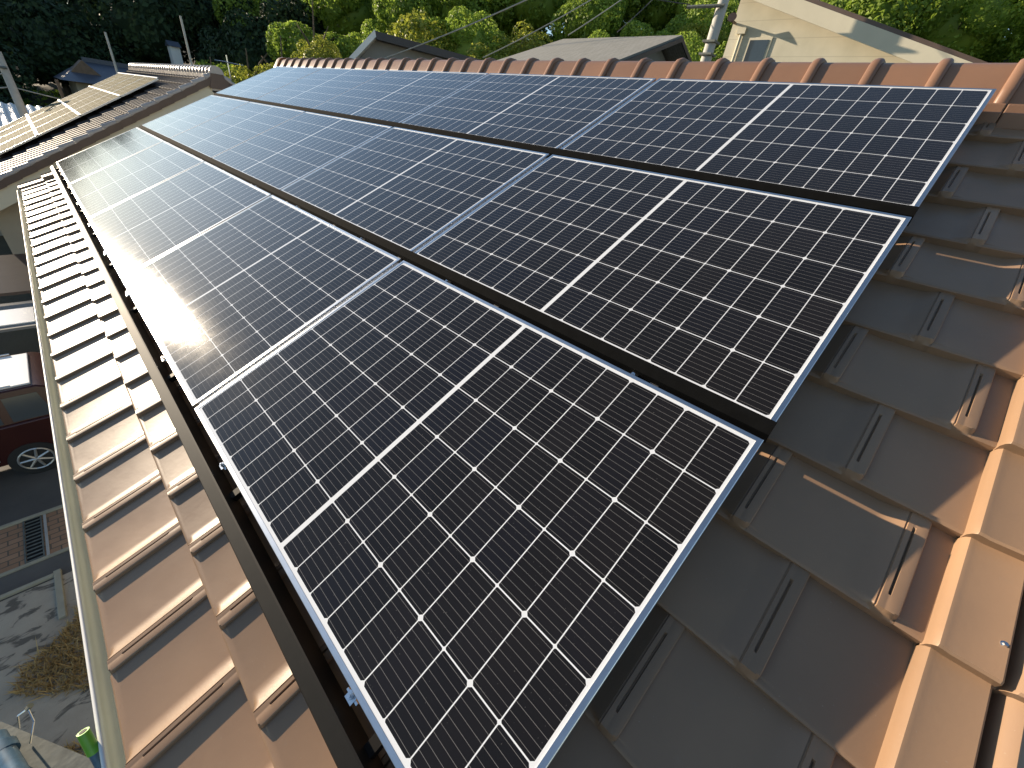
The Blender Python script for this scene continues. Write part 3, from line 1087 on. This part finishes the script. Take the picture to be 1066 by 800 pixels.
# maroon car parked crosswise under the gutter
def make_car():
    X0, Y0 = -3.12, 9.35
    r = empty('parked_car', (X0, Y0, GZ), 'dark maroon estate car parked in the driveway, mostly hidden by the gutter', 'car')
    hw_, L2 = .82, 2.25
    # longitudinal outline (x, z); nose towards +x
    low = [(-2.2, .32), (2.2, .32), (2.24, .55), (2.18, .80), (1.45, .96), (-2.10, 1.0), (-2.24, .7)]
    m = MB()
    secs = []
    for yy, k, zt in ((-hw_, .985, 0), (-hw_ + .05, 1, .01), (0, 1.01, .03), (hw_ - .05, 1, .01), (hw_, .985, 0)):
        secs.append([(X0 + x * k, Y0 + yy, GZ + z + (zt if z > .9 else 0)) for x, z in low])
    n = len(low)
    V = [p for s in secs for p in s]
    F = [(i * n + j, i * n + (j + 1) % n, (i + 1) * n + (j + 1) % n, (i + 1) * n + j) for i in range(4) for j in range(n)]
    F += [tuple(range(n))[::-1], tuple(range(4 * n, 5 * n))]
    m.add(V, F)
    # cabin
    c = [(-2.05, .97), (1.62, .97), (1.30, 1.44), (.95, 1.50), (-1.85, 1.50), (-2.02, 1.42)]
    V = []
    for yy, k in ((-.70, 1), (-.60, .97), (.60, .97), (.70, 1)):
        for x, z in c:
            tz = (z - .97) / .53
            V.append((X0 + x * (k if False else 1), Y0 + (yy if abs(yy) > .65 else yy) * (1 - .16 * tz) * 1.12, GZ + z))
    n = len(c)
    F = [(i * n + j, i * n + (j + 1) % n, (i + 1) * n + (j + 1) % n, (i + 1) * n + j) for i in range(3) for j in range(n)]
    F += [tuple(range(n))[::-1], tuple(range(3 * n, 4 * n))]
    m.add(V, F)
    child_w(r, m, 'body', 'maroon', smooth=35, bevel=.02)
    for (a, b, c_, d_) in ((1.36, .62, 1.02, .60), (.52, -.45, .52, -.45), (-.55, -1.35, -.55, -1.35), (-1.45, -1.9, -1.45, -1.82)):
        for sg in (-1, 1):
            def yw(z):
                return Y0 + sg * (.784 * (1 - .16 * (z - .97) / .53) + .008)
            vs = [(X0 + a, yw(1.02), GZ + 1.02), (X0 + b, yw(1.02), GZ + 1.02), (X0 + d_, yw(1.40), GZ + 1.40), (X0 + c_, yw(1.40), GZ + 1.40)]
            vs += [(p[0], p[1] - sg * .012, p[2]) for p in vs]
            child_w(r, MB().add(vs, [(0, 1, 2, 3), (7, 6, 5, 4), (0, 4, 5, 1), (1, 5, 6, 2), (2, 6, 7, 3), (3, 7, 4, 0)]), 'side_window', 'glassdark')
    vs = [(X0 + 1.60, Y0 - .66, GZ + 1.02), (X0 + 1.60, Y0 + .66, GZ + 1.02), (X0 + 1.335, Y0 + .58, GZ + 1.41), (X0 + 1.335, Y0 - .58, GZ + 1.41)]
    vs += [(p[0] + .012, p[1], p[2] + .006) for p in vs]
    child_w(r, MB().add(vs, [(0, 3, 2, 1), (4, 5, 6, 7), (0, 1, 5, 4), (1, 2, 6, 5), (2, 3, 7, 6), (3, 0, 4, 7)]), 'windscreen', 'glassdark')
    m = MB()
    for sg in (-1, 1):
        m.tube((X0 - 1.6, Y0 + sg * .60, GZ + 1.545), (X0 + .8, Y0 + sg * .60, GZ + 1.545), .013, .013, 8)
    child_w(r, m, 'roof_rail', 'silver')
    for wx in (1.52, -1.45):
        for sg in (-1, 1):
            c0_ = Vector((X0 + wx, Y0 + sg * (hw_ - .18), GZ + .31))
            c1_ = Vector((X0 + wx, Y0 + sg * (hw_ + .01), GZ + .31))
            wm = MB().tube(c0_, c1_, .31, .30, 28)
            wh = child_w(r, wm, 'wheel', 'rubber', smooth=40)
            rm = MB()
            c2_ = c1_ + Vector((0, sg * .006, 0))
            for k in range(7):
                a = 2 * math.pi * k / 7
                rm.tube(c2_, c2_ + Vector((math.cos(a) * .18, 0, math.sin(a) * .18)), .022, .016, 6)
            for k in range(20):
                a, b = 2 * math.pi * k / 20, 2 * math.pi * (k + 1) / 20
                rm.tube(c2_ + Vector((math.cos(a) * .195, 0, math.sin(a) * .195)), c2_ + Vector((math.cos(b) * .195, 0, math.sin(b) * .195)), .014, .014, 6)
            child_w(wh, rm, 'rim', 'silver')
    for sg in (-1, 1):
        child_w(r, MB().box((X0 + 2.12, Y0 + sg * .62 - .14, GZ + .62), (X0 + 2.245, Y0 + sg * .62 + .14, GZ + .76)), 'headlight', 'glassdark', bevel=.02)
        child_w(r, MB().box((X0 - 2.25, Y0 + sg * .66 - .1, GZ + .68), (X0 - 2.14, Y0 + sg * .66 + .1, GZ + .92)), 'tail_light', 'lamp_red', bevel=.02)
    child_w(r, MB().box((X0 - 1.1, Y0 - hw_ - .012, GZ + .42), (X0 + 1.15, Y0 - hw_ + .01, GZ + .47)), 'side_trim', 'silver')
    child_w(r, MB().box((X0 + 1.0, Y0 - hw_ - .14, GZ + 1.0), (X0 + 1.16, Y0 - hw_ + .02, GZ + 1.12)), 'mirror', 'maroon', bevel=.02)

    child_w(r, MB().box((X0 - 1.80, Y0 - .58, GZ + 1.495), (X0 + .92, Y0 + .58, GZ + 1.525)), 'glare_panel', 'glare_white', bevel=.01)  # sun glare on the maroon roof, laid on as a white skin
    # the tail points towards our wall
    for o in r.children_recursive:
        if not o.data.get('turned'):
            o.data.transform(Matrix.Diagonal((-1, 1, 1, 1)))
            o.data.flip_normals()
            o.data['turned'] = 1


make_car()

# ------------------------------------------------------------ buildings behind the ridge
# cream house: gable wall faces us
cr = empty('cream_house', (19, 4.5, terr(19, 4.5)), 'cream house with siding, a steep white roof edge and shuttered window behind the ridge', 'house')
wxx = 16.5
prof = [(7.10, -3.2), (7.10, 5.72), (-2.2, 2.72), (-2.2, -3.2)]
m = MB().prism(prof, lambda a, b: (wxx, a, b), lambda a, b: (wxx + 7, a, b))
child_w(cr, m, 'wall', 'siding')
m = MB().prism([(7.35, 5.78), (7.35, 5.98), (-2.7, 2.76), (-2.7, 2.56)], lambda a, b: (wxx - .45, a, b + .14), lambda a, b: (wxx + 7.4, a, b + .14))
child_w(cr, m, 'roof', 'darkbrown')
m = MB().prism([(7.37, 5.60), (7.37, 5.97), (-2.72, 2.75), (-2.72, 2.38)], lambda a, b: (wxx - .50, a, b + .05), lambda a, b: (wxx - .455, a, b + .05))
child_w(cr, m, 'bargeboard', 'cream')
m = MB().box((wxx - .03, 5.75, 3.55), (wxx - .005, 6.45, 4.62))
wn = child_w(cr, m, 'window', 'cream')
m = MB().box((wxx - .045, 5.82, 3.6), (wxx - .031, 6.38, 4.55))
child_w(wn, m, 'pane', 'glassdark')
m = MB().tube((wxx - .06, 6.72, 1.5), (wxx - .06, 6.72, 4.75), .045, .045, 8).box((wxx - .12, 6.6, 4.7), (wxx - .0, 6.85, 4.85))
child_w(cr, m, 'downpipe', 'cream')
m = MB().box((wxx - .35, 7.0, 4.95), (wxx - .01, 7.06, 5.0)).tube((wxx - .34, 7.03, 4.98), (wxx - .46, 7.0, 5.03), .03, .13, 12)
child_w(cr, m, 'wall_lamp', 'darkbrown')

# grey shingle roof
gr_ = empty('grey_roofed_house', (14, 9, terr(14, 9)), 'house with a plain grey shingle roof showing above the ridge tiles', 'house')
rx, rz_ = 13.3, 4.05
m = MB().prism([(rx, rz_), (rx - 4.4, rz_ - 1.62), (rx - 4.4, rz_ - 1.70), (rx, rz_ - .10), (rx + 4.2, rz_ - 1.70), (rx + 4.2, rz_ - 1.62)], lambda a, b: (a, 7.05, b), lambda a, b: (a, 11.3, b))
child_w(gr_, m, 'roof', 'shingle')
m = MB().prism([(rx, rz_ - .05), (rx - 4.42, rz_ - 1.68), (rx - 4.42, rz_ - 1.78), (rx, rz_ - .15), (rx + 4.2, rz_ - 1.78), (rx + 4.2, rz_ - 1.68)], lambda a, b: (a, 7.0, b), lambda a, b: (a, 7.046, b))
child_w(gr_, m, 'bargeboard', 'dark')
m = MB().prism([(rx - 3.6, GZ), (rx + 3.4, GZ), (rx + 3.4, rz_ - 1.5), (rx, rz_ - .2), (rx - 3.6, rz_ - 1.5)], lambda a, b: (a, 7.7, b), lambda a, b: (a, 11.0, b))
child_w(gr_, m, 'wall', 'greyw')

# dark roofed gable house
dgb = empty('dark_gabled_house', (13, 22, terr(13, 22)), 'grey walled house with a dark roof edge and pale bargeboard behind the ridge', 'house')
o0 = Vector((11.8, 20.77, 0))
rr = Vector((3.45, -2.39, 0)).normalized()
bk = Vector((rr.y * -1, rr.x, 0))
if bk.y < 0:
    bk = -bk
prof = [(0, 4.05), (5.6, 3.62), (5.6, -4), (-1.0, -4), (-1.0, 2.95)]


def D(a, b, k):
    q_ = o0 + rr * a + bk * k
    return (q_.x, q_.y, b)


child_w(dgb, MB().prism(prof, lambda a, b: D(a, b, .5), lambda a, b: D(a, b, 7)), 'wall', 'greyw')
child_w(dgb, MB().prism([(-.02, 4.22), (6.2, 3.80), (6.2, 3.52), (0.02, 3.94)], lambda a, b: D(a, b, 0), lambda a, b: D(a, b, 7.4)), 'roof', 'dark')
child_w(dgb, MB().prism([(-.025, 4.26), (-1.65, 2.66), (-1.55, 2.50), (.02, 4.02)], lambda a, b: D(a, b, -.03), lambda a, b: D(a, b, 7.4)), 'bargeboard', 'white')

# blue-grey tiled house far left
bh = empty('tiled_farmhouse', (5.5, 48, terr(5.5, 48)), 'far white walled house with blue grey tiled hip roof, in shade', 'house')
bx, by = 5.0, 48.0
ev, rdz = .45, 1.75
m = MB()
m.add([(bx - 2.6, by - 3, ev), (bx + 6.5, by - 3, ev), (bx + 6.5, by + 4, ev), (bx - 2.6, by + 4, ev), (bx - .9, by + .5, rdz), (bx + 4.6, by + .5, rdz)], [(0, 1, 5, 4), (1, 2, 5), (2, 3, 4, 5), (3, 0, 4), (0, 3, 2, 1)])
m.box((bx - .9, by + .35, rdz - .05), (bx + 4.6, by + .65, rdz + .22))
rf = child_w(bh, m, 'roof', 'bluetile')
m = MB().add([(bx - 1.9, by - 1.6, .95), (bx - 1.1, by - 1.6, 1.75), (bx - .3, by - 1.6, .95), (bx - 1.1, by + .4, 1.75), (bx - 1.9, by + .4, .95), (bx - .3, by + .4, .95)], [(0, 2, 1), (0, 1, 3, 4), (1, 2, 5, 3)])
child_w(rf, m, 'gablet', 'wood')
m = MB().box((bx - 1.9, by - 2.2, -4.5), (bx + 5.6, by + 3.2, ev))
child_w(bh, m, 'wall', 'wallbeige')
for x in (bx - 1.5, bx + .1):
    f_ = child_w(bh, MB().box((x, by - 2.24, -.75), (x + .95, by - 2.203, .2)), 'window', 'wood')
    child_w(f_, MB().box((x + .08, by - 2.26, -.68), (x + .87, by - 2.242, .13)), 'pane', 'glassdark')
m = MB().add([(bx + .8, by - 5.2, -1.35), (bx + 8, by - 5.2, -1.35), (bx + 8, by - 2.2, .15), (bx + 1.6, by - 2.2, .15)], [(0, 1, 2, 3)])
m.box((bx + .8, by - 5.2, -1.45), (bx + 8, by - 5.0, -1.36))
child_w(bh, m, 'lower_roof', 'bluetile')

# long low roofs at the left edge
lr = empty('low_tiled_shed', (-2, 36, GZ), 'low shed with blue grey roof behind the leaning pole', 'shed')
child_w(lr, MB().prism([(33, -1.9), (37, -.95), (41, -1.9)], lambda a, b: (-7, a, b), lambda a, b: (1.0, a, b)), 'roof', 'bluetile')
child_w(lr, MB().box((-6.5, 33.6, GZ), (.6, 40.4, -1.91)), 'wall', 'greyw')
cs = empty('metal_roofed_shed', (-2.2, 28, GZ), 'shed with pale corrugated metal roof shining in the low sun', 'shed')
m = MB()
V, F = [], []
nn = 120
for i in range(nn + 1):
    x = -6.0 + 7.0 * i / nn
    h = .035 * math.sin(i / nn * 7.0 / .28 * 2 * math.pi)
    V += [(x, 24.6, -1.15 + h), (x, 30.4, -.45 + h)]
F = [(2 * i, 2 * i + 2, 2 * i + 3, 2 * i + 1) for i in range(nn)]
m.add(V, F)
child_w(cs, m, 'roof', 'corrug')
child_w(cs, MB().box((-5.7, 24.9, GZ), (.7, 30.1, -1.35)), 'wall', 'wallbeige')
ws = empty('hillside_shed', (10.8, 53, terr(10.8, 53)), 'tiny white walled hut among the dark trees on the far slope', 'hut')
hz = terr(10.8, 53)
child_w(ws, MB().box((10.5, 52.6, hz - 1), (11.2, 53.6, 3.9)), 'wall', 'white')
child_w(ws, MB().prism([(52.4, 3.85), (53.1, 4.25), (53.8, 3.85)], lambda a, b: (10.4, a, b), lambda a, b: (11.3, a, b)), 'roof', 'bluetile')


# ------------------------------------------------------------ poles and cables
def pole(x, y, ztop, label, r=.15, arms=(), tilt=(0, 0), group=None, mat='concpole'):
    z0 = terr(x, y)
    e = empty('utility_pole', (x, y, z0), label, 'utility pole', group)
    child_w(e, MB().tube((x, y, z0 - .3), (x + tilt[0], y + tilt[1], ztop), r * 1.15, r * .8, 14), 'post', mat, smooth=40)
    for (z, L, ang, *ni) in arms:
        a = Vector((math.cos(ang), math.sin(ang), 0)) * L
        c = Vector((x, y, z))
        nx_ = Vector((-a.y, a.x, 0)).normalized() * (r + .03)
        b_ = MB()
        b_.tube(c + nx_ - a * .15, c + nx_ + a, .045, .045, 6)
        arm = child_w(e, b_, 'crossarm', 'steel')
        if ni:
            continue
        im = MB()
        for k in (.45, .75, .97):
            q_ = c + nx_ + a * k
            im.tube(q_, q_ + Vector((0, 0, .18)), .04, .03, 8)
        child_w(arm, im, 'insulator', 'white')
    return e


e = pole(15.0, 6.95, 7.6, 'pale concrete utility pole with a crossarm beside the cream house', .17, ((5.0, .95, R(95), 0), (6.6, 1.2, R(95))), (.02, 0))
for z_ in (3.9, 4.2, 5.3):
    child_w(e, MB().box((14.8, 6.76, z_), (15.2, 7.14, z_ + .05)), 'band', 'steel')
pole(-.08, 25.0, 1.35, 'nearest leaning utility pole at the left edge, cables fanning from it', .14, ((.9, .5, R(180)),))
pole(4.19, 35, 3.0, 'thin grey pole rising behind the blue roofed farmhouse', .06, (), (.05, 0))
pole(6.5, 29.2, 3.9, 'pale slim pole in front of the round green shrubs', .055, (), (0, 0))
pole(1.55, 33, .6, 'short dark pole left of the blue roofed farmhouse', .08, (), (0, 0), mat='wood')


def cable(a, b, sag, r, label, mat='cable'):
    pts = []
    a, b = Vector(a), Vector(b)
    for i in range(25):
        t = i / 24
        p_ = a.lerp(b, t)
        p_.z -= sag * 4 * t * (1 - t)
        pts.append(p_)
    o = MB().path(pts, r, 5).build('power_cable', mat, smooth=60)
    tag(o, label, 'cable', 'power cables')


cable((15, 6.9, 7.45), (9.5, 18.0, 2.6), .25, .022, 'pale cable descending past the dark gabled house to the ridge')
cable((15, 6.9, 7.3), (11.3, 13.0, 3.2), .2, .016, 'thin cable descending left of the grey shingle roof')
cable((15, 6.9, 7.15), (12.2, 10.2, 3.9), .1, .014, 'thin cable meeting the top of the grey shingle roof')
cable((14.9, 7.7, 6.6), (13.0, 9.0, 4.1), .1, .012, 'thin dark cable crossing the grey shingle roof near the pole', 'darkcable')
cable((14.9, 7.9, 5.1), (11.6, 17, 7.0), .3, .014, 'thin dark cable leaving the crossarm of the concrete pole', 'darkcable')
cable((-.08, 25, .35), (9.5, 24.6, -.15), .35, .018, 'pale cable crossing level in front of the blue roofed farmhouse')
cable((-.08, 25, .75), (-6, 22, -.6), .2, .018, 'pale cable dropping from the leaning pole, upper of two')
cable((-.08, 25, .35), (-6, 23, -.2), .2, .018, 'pale cable dropping from the leaning pole, lower of two')
an = empty('antenna', (3.95, 14.6, 1.0), 'small television antenna standing just behind the neighbouring gable', 'antenna')
m = MB().tube((4.0, 14.6, -.2), (4.0, 14.6, 1.95), .016, .016, 6).tube((3.8, 14.5, 1.8), (4.3, 14.8, 1.8), .008, .008, 5)
for k in range(6):
    q_ = Vector((3.8, 14.5, 1.8)).lerp(Vector((4.3, 14.8, 1.8)), k / 5)
    m.tube(q_ + Vector((-.08, .14, 0)), q_ + Vector((.08, -.14, 0)), .005, .005, 4)
child_w(an, m, 'mast', 'zinc')


# ------------------------------------------------------------ vegetation
def crown_pts(rng, n, lobes, rad, flat=.85, seedshape=None):
    """points on lumpy shells: lobes are spheres on an ellipsoid"""
    C, RR = [], []
    for i in range(lobes):
        d_ = rng.normal(0, 1, 3)
        d_ /= np.linalg.norm(d_)
        if d_[2] < -.35:
            d_[2] *= -.6
        rr_ = rng.uniform(.26, .5)
        C.append(d_ * np.array([1, 1, flat]) * (1 - rr_ * .75))
        RR.append(rr_)
    C.append(np.zeros(3))
    RR.append(.62)
    C, RR = np.array(C), np.array(RR)
    k = rng.choice(len(C), n, p=RR ** 2 / (RR ** 2).sum())
    d_ = rng.normal(0, 1, (n, 3))
    d_ /= np.linalg.norm(d_, axis=1)[:, None]
    depth = 1 - np.abs(rng.normal(0, .10, n))
    p_ = C[k] + d_ * (RR[k] * depth)[:, None]
    # clumps
    cl = np.sin(p_[:, 0] * 17 + p_[:, 2] * 9) * np.cos(p_[:, 1] * 15 - p_[:, 2] * 13)
    keep = cl > rng.uniform(-1.1, .15, n)
    # outermost only
    ins = np.zeros(n, bool)
    for c_, r_ in zip(C, RR):
        ins |= (np.linalg.norm(p_ - c_, axis=1) < r_ * .72)
    keep &= ~ins
    return p_[keep] * rad, d_[keep]


def crown_mesh(name, seed, n, lobes, mat, size, flat=.85):
    rng = np.random.default_rng(seed)
    p_, d_ = crown_pts(rng, n, lobes, 1.0, flat)
    d_ = d_ + np.array([0, 0, .25])
    V, F = leaf_mesh(p_, d_, size, seed)
    return np_mesh(name, V, F, mat)


def trunk_mesh(seed):
    rng = random.Random(seed)
    m = MB()
    pts = [(0, 0, -1.9), (rng.uniform(-.06, .06), 0, -1.2), (rng.uniform(-.1, .1), rng.uniform(-.1, .1), -.5), (rng.uniform(-.12, .12), .05, .1), (0, 0, .6)]
    m.path(pts, [.10, .08, .065, .045, .015], 8)
    for k in range(7):
        a = rng.uniform(0, 6.28)
        z = rng.uniform(-.7, .2)
        r = rng.uniform(.45, .8)
        m.path([(0, 0, z), (math.cos(a) * r * .5, math.sin(a) * r * .5, z + .25), (math.cos(a) * r, math.sin(a) * r, z + .4)], [.035, .022, .008], 5)
    me = bpy.data.meshes.new('trunk')
    me.from_pydata(m.v, [], m.f)
    me.shade_smooth()
    me.materials.append(M['bark'])
    return me


TR = [trunk_mesh(s) for s in range(3)]
CROWN = {
    'mid': [crown_mesh('crown', 20 + i, 15000, 16, 'leaf_mid', .085) for i in range(3)],
    'lime': [crown_mesh('crown', 40 + i, 12000, 18, 'leaf_lime', .085) for i in range(2)],
    'dark': [crown_mesh('crown', 60 + i, 11000, 16, 'leaf_dark', .11, 1.0) for i in range(3)],
    'vine': [crown_mesh('crown', 80 + i, 20000, 12, 'leaf_vine', .06, .8) for i in range(3)],
}
CORE = {}


def core_mesh(mat):
    rng = np.random.default_rng(3)
    m = MB()
    nu, nv = 18, 12
    V = []
    for j in range(nv + 1):
        for i in range(nu):
            a, b = 2 * math.pi * i / nu, math.pi * j / nv
            r = .60 + .05 * math.sin(3 * a + 2 * b) * math.sin(b)
            V.append((r * math.sin(b) * math.cos(a), r * math.sin(b) * math.sin(a), r * .85 * math.cos(b)))
    F = [(j * nu + i, j * nu + (i + 1) % nu, (j + 1) * nu + (i + 1) % nu, (j + 1) * nu + i) for j in range(nv) for i in range(nu)]
    me = bpy.data.meshes.new('inner_foliage')
    me.from_pydata(V, [], F)
    me.shade_smooth()
    me.materials.append(M[mat])
    return me


for k_ in ('mid', 'lime', 'dark', 'vine'):
    CORE[k_] = core_mesh('leaf_' + k_ if k_ != 'mid' else 'leaf_mid')


def tree(x, y, rad, hgt, kind, label, group, zc=None, name='tree', cat='tree'):
    """hgt = height of the crown's centre above the ground"""
    z0 = terr(x, y)
    e = empty(name, (x, y, z0), label, cat, group)
    cz = hgt
    v = random.randrange(len(CROWN[kind]))
    sz = Vector((rad, rad, rad * random.uniform(.9, 1.15)))
    az_ = random.uniform(0, 6.28)
    t = bpy.data.objects.new('trunk', random.choice(TR))
    COL.objects.link(t)
    t.parent = e
    t.location = (0, 0, cz)
    t.scale = (rad * .9, rad * .9, max(rad, cz / 1.75))
    c = bpy.data.objects.new('crown', CROWN[kind][v])
    COL.objects.link(c)
    c.parent = e
    c.location = (0, 0, cz)
    c.scale = sz
    c.rotation_euler = (random.uniform(-.45, .45), random.uniform(-.45, .45), az_)
    i_ = bpy.data.objects.new('inner_foliage', CORE[kind])
    COL.objects.link(i_)
    i_.parent = c
    return e


random.seed(21)
# sunlit wooded bank to the right and behind, on three tiers
G1 = ('leafy green tree on the sunlit bank behind the ridge', 'trees on the sunlit bank')
G2 = ('dark evergreen tree on the shaded far hillside', 'trees on the shaded hillside')
G3 = ('vine covered bright green shrub on the slope beyond the cream house', 'vine covered shrubs beyond the cream house')
G4 = ('yellow green shrub lit from behind beside the neighbouring gable', 'yellow green shrubs beside the neighbouring gable')


def polar(az, d):
    return math.sin(R(az)) * d, math.cos(R(az)) * d


for d0, da, r0, kinds in ((27, 6.5, 1.9, ('vine', 'mid', 'vine', 'lime')), (32, 6.0, 2.3, ('mid', 'vine', 'lime', 'vine')), (39, 5.2, 2.8, ('mid', 'vine', 'mid')), (47, 5.0, 3.5, ('mid', 'vine', 'dark')), (56, 4.2, 4.2, ('mid', 'mid', 'dark'))):
    az = 18.0
    while az < 66:
        d_ = d0 + random.uniform(-1.8, 1.8)
        x, y = polar(az + random.uniform(-1.5, 1.5), d_)
        rr_ = r0 * random.uniform(.75, 1.2)
        tree(x, y, rr_, rr_ * random.uniform(.9, 1.4), random.choice(kinds), G1[0], G1[1])
        az += da * random.uniform(.75, 1.2)
for d0, da, r0 in ((25.0, 6.0, 1.7), (28.5, 6.5, 2.1), (34, 6.5, 2.8), (41, 6.5, 3.5)):
    az = 64.0
    while az < 100:
        d_ = d0 + random.uniform(-1.2, 1.2)
        x, y = polar(az, d_)
        rr_ = r0 * random.uniform(.8, 1.2)
        if not (16 < x < 24.5 and -3 < y < 8):
            tree(x, y, rr_, rr_ * random.uniform(.7, 1.05), random.choice(('vine', 'vine', 'mid')), G3[0], G3[1], name='shrub', cat='shrub')
        az += da * random.uniform(.8, 1.15)
# dark hillside on the left
for d0, da, r0 in ((50, 4.6, 2.9), (58, 4.2, 3.6), (67, 4.0, 4.4), (78, 3.8, 5.2)):
    az = -6.0
    while az < 24:
        dd_ = d0 + random.uniform(-2.5, 2.5)
        x, y = polar(az + random.uniform(-1, 1), dd_)
        top = 1.16 + dd_ * math.tan(R(4.9 + .21 * max(0, az))) * random.uniform(.9, 1.06)
        rr_ = min(r0 * random.uniform(.8, 1.2), max(1.2, (top - terr(x, y)) / 2.3))
        if not (abs(x - 5.5) < 6 and abs(y - 48) < 6.5):
            tree(x, y, rr_, rr_ * random.uniform(1.0, 1.6), 'dark', G2[0], G2[1])
        az += da * random.uniform(.8, 1.15)
# yellow green shrubs beside the neighbouring gable
for (x, y, r_, h_) in ((6.6, 26.2, 1.25, 5.2), (7.9, 25.4, 1.3, 5.6), (9.2, 24.6, 1.35, 6.0), (10.3, 23.4, 1.1, 6.4)):
    tree(x, y, r_, h_, 'lime', G4[0], G4[1], name='shrub', cat='shrub')
# low trees round the farmhouse
for (x, y, r_, h_) in ((-1.5, 42, 1.8, 2.0), (1.0, 40, 1.5, 1.7), (9.5, 41, 2.4, 2.6), (12, 44, 2.8, 3.2), (10.5, 36, 2.0, 2.8)):
    tree(x, y, r_, h_, 'dark' if x < 8 else 'mid', 'low leafy tree growing round the blue roofed farmhouse', 'low trees round the farmhouse')


# leafy undergrowth over the slopes
def undergrowth():
    rng = np.random.default_rng(9)
    P_, N_ = [], []
    n = 0
    while n < 60000:
        az = rng.uniform(-8, 102)
        d_ = rng.uniform(16, 62) ** 1.0
        x, y = polar(az, d_)
        z = terr(x, y)
        if z < GZ + 1.2 and d_ < 36:
            continue
        if (16 < x < 24 and -3 < y < 7.5) or (abs(x - 5.5) < 5.5 and abs(y - 48) < 5.5):
            continue
        if 8.5 < x < 17.8 and 6.5 < y < 11.5:
            continue
        lump = .55 * max(0, vnoise(x, y, 1.3, 2)) + .3 * rng.random()
        P_.append((x, y, z + lump))
        N_.append((-.3, 0, .9))
        n += 1
    V, F = leaf_mesh(np.array(P_), np.array(N_), .34, 4)
    me = np_mesh('undergrowth', V, F, 'leaf_mid')
    o = bpy.data.objects.new('undergrowth', me)
    COL.objects.link(o)
    tag(o, 'mixed leafy undergrowth covering the wooded slopes between the trees', 'undergrowth', kind='stuff')


undergrowth()
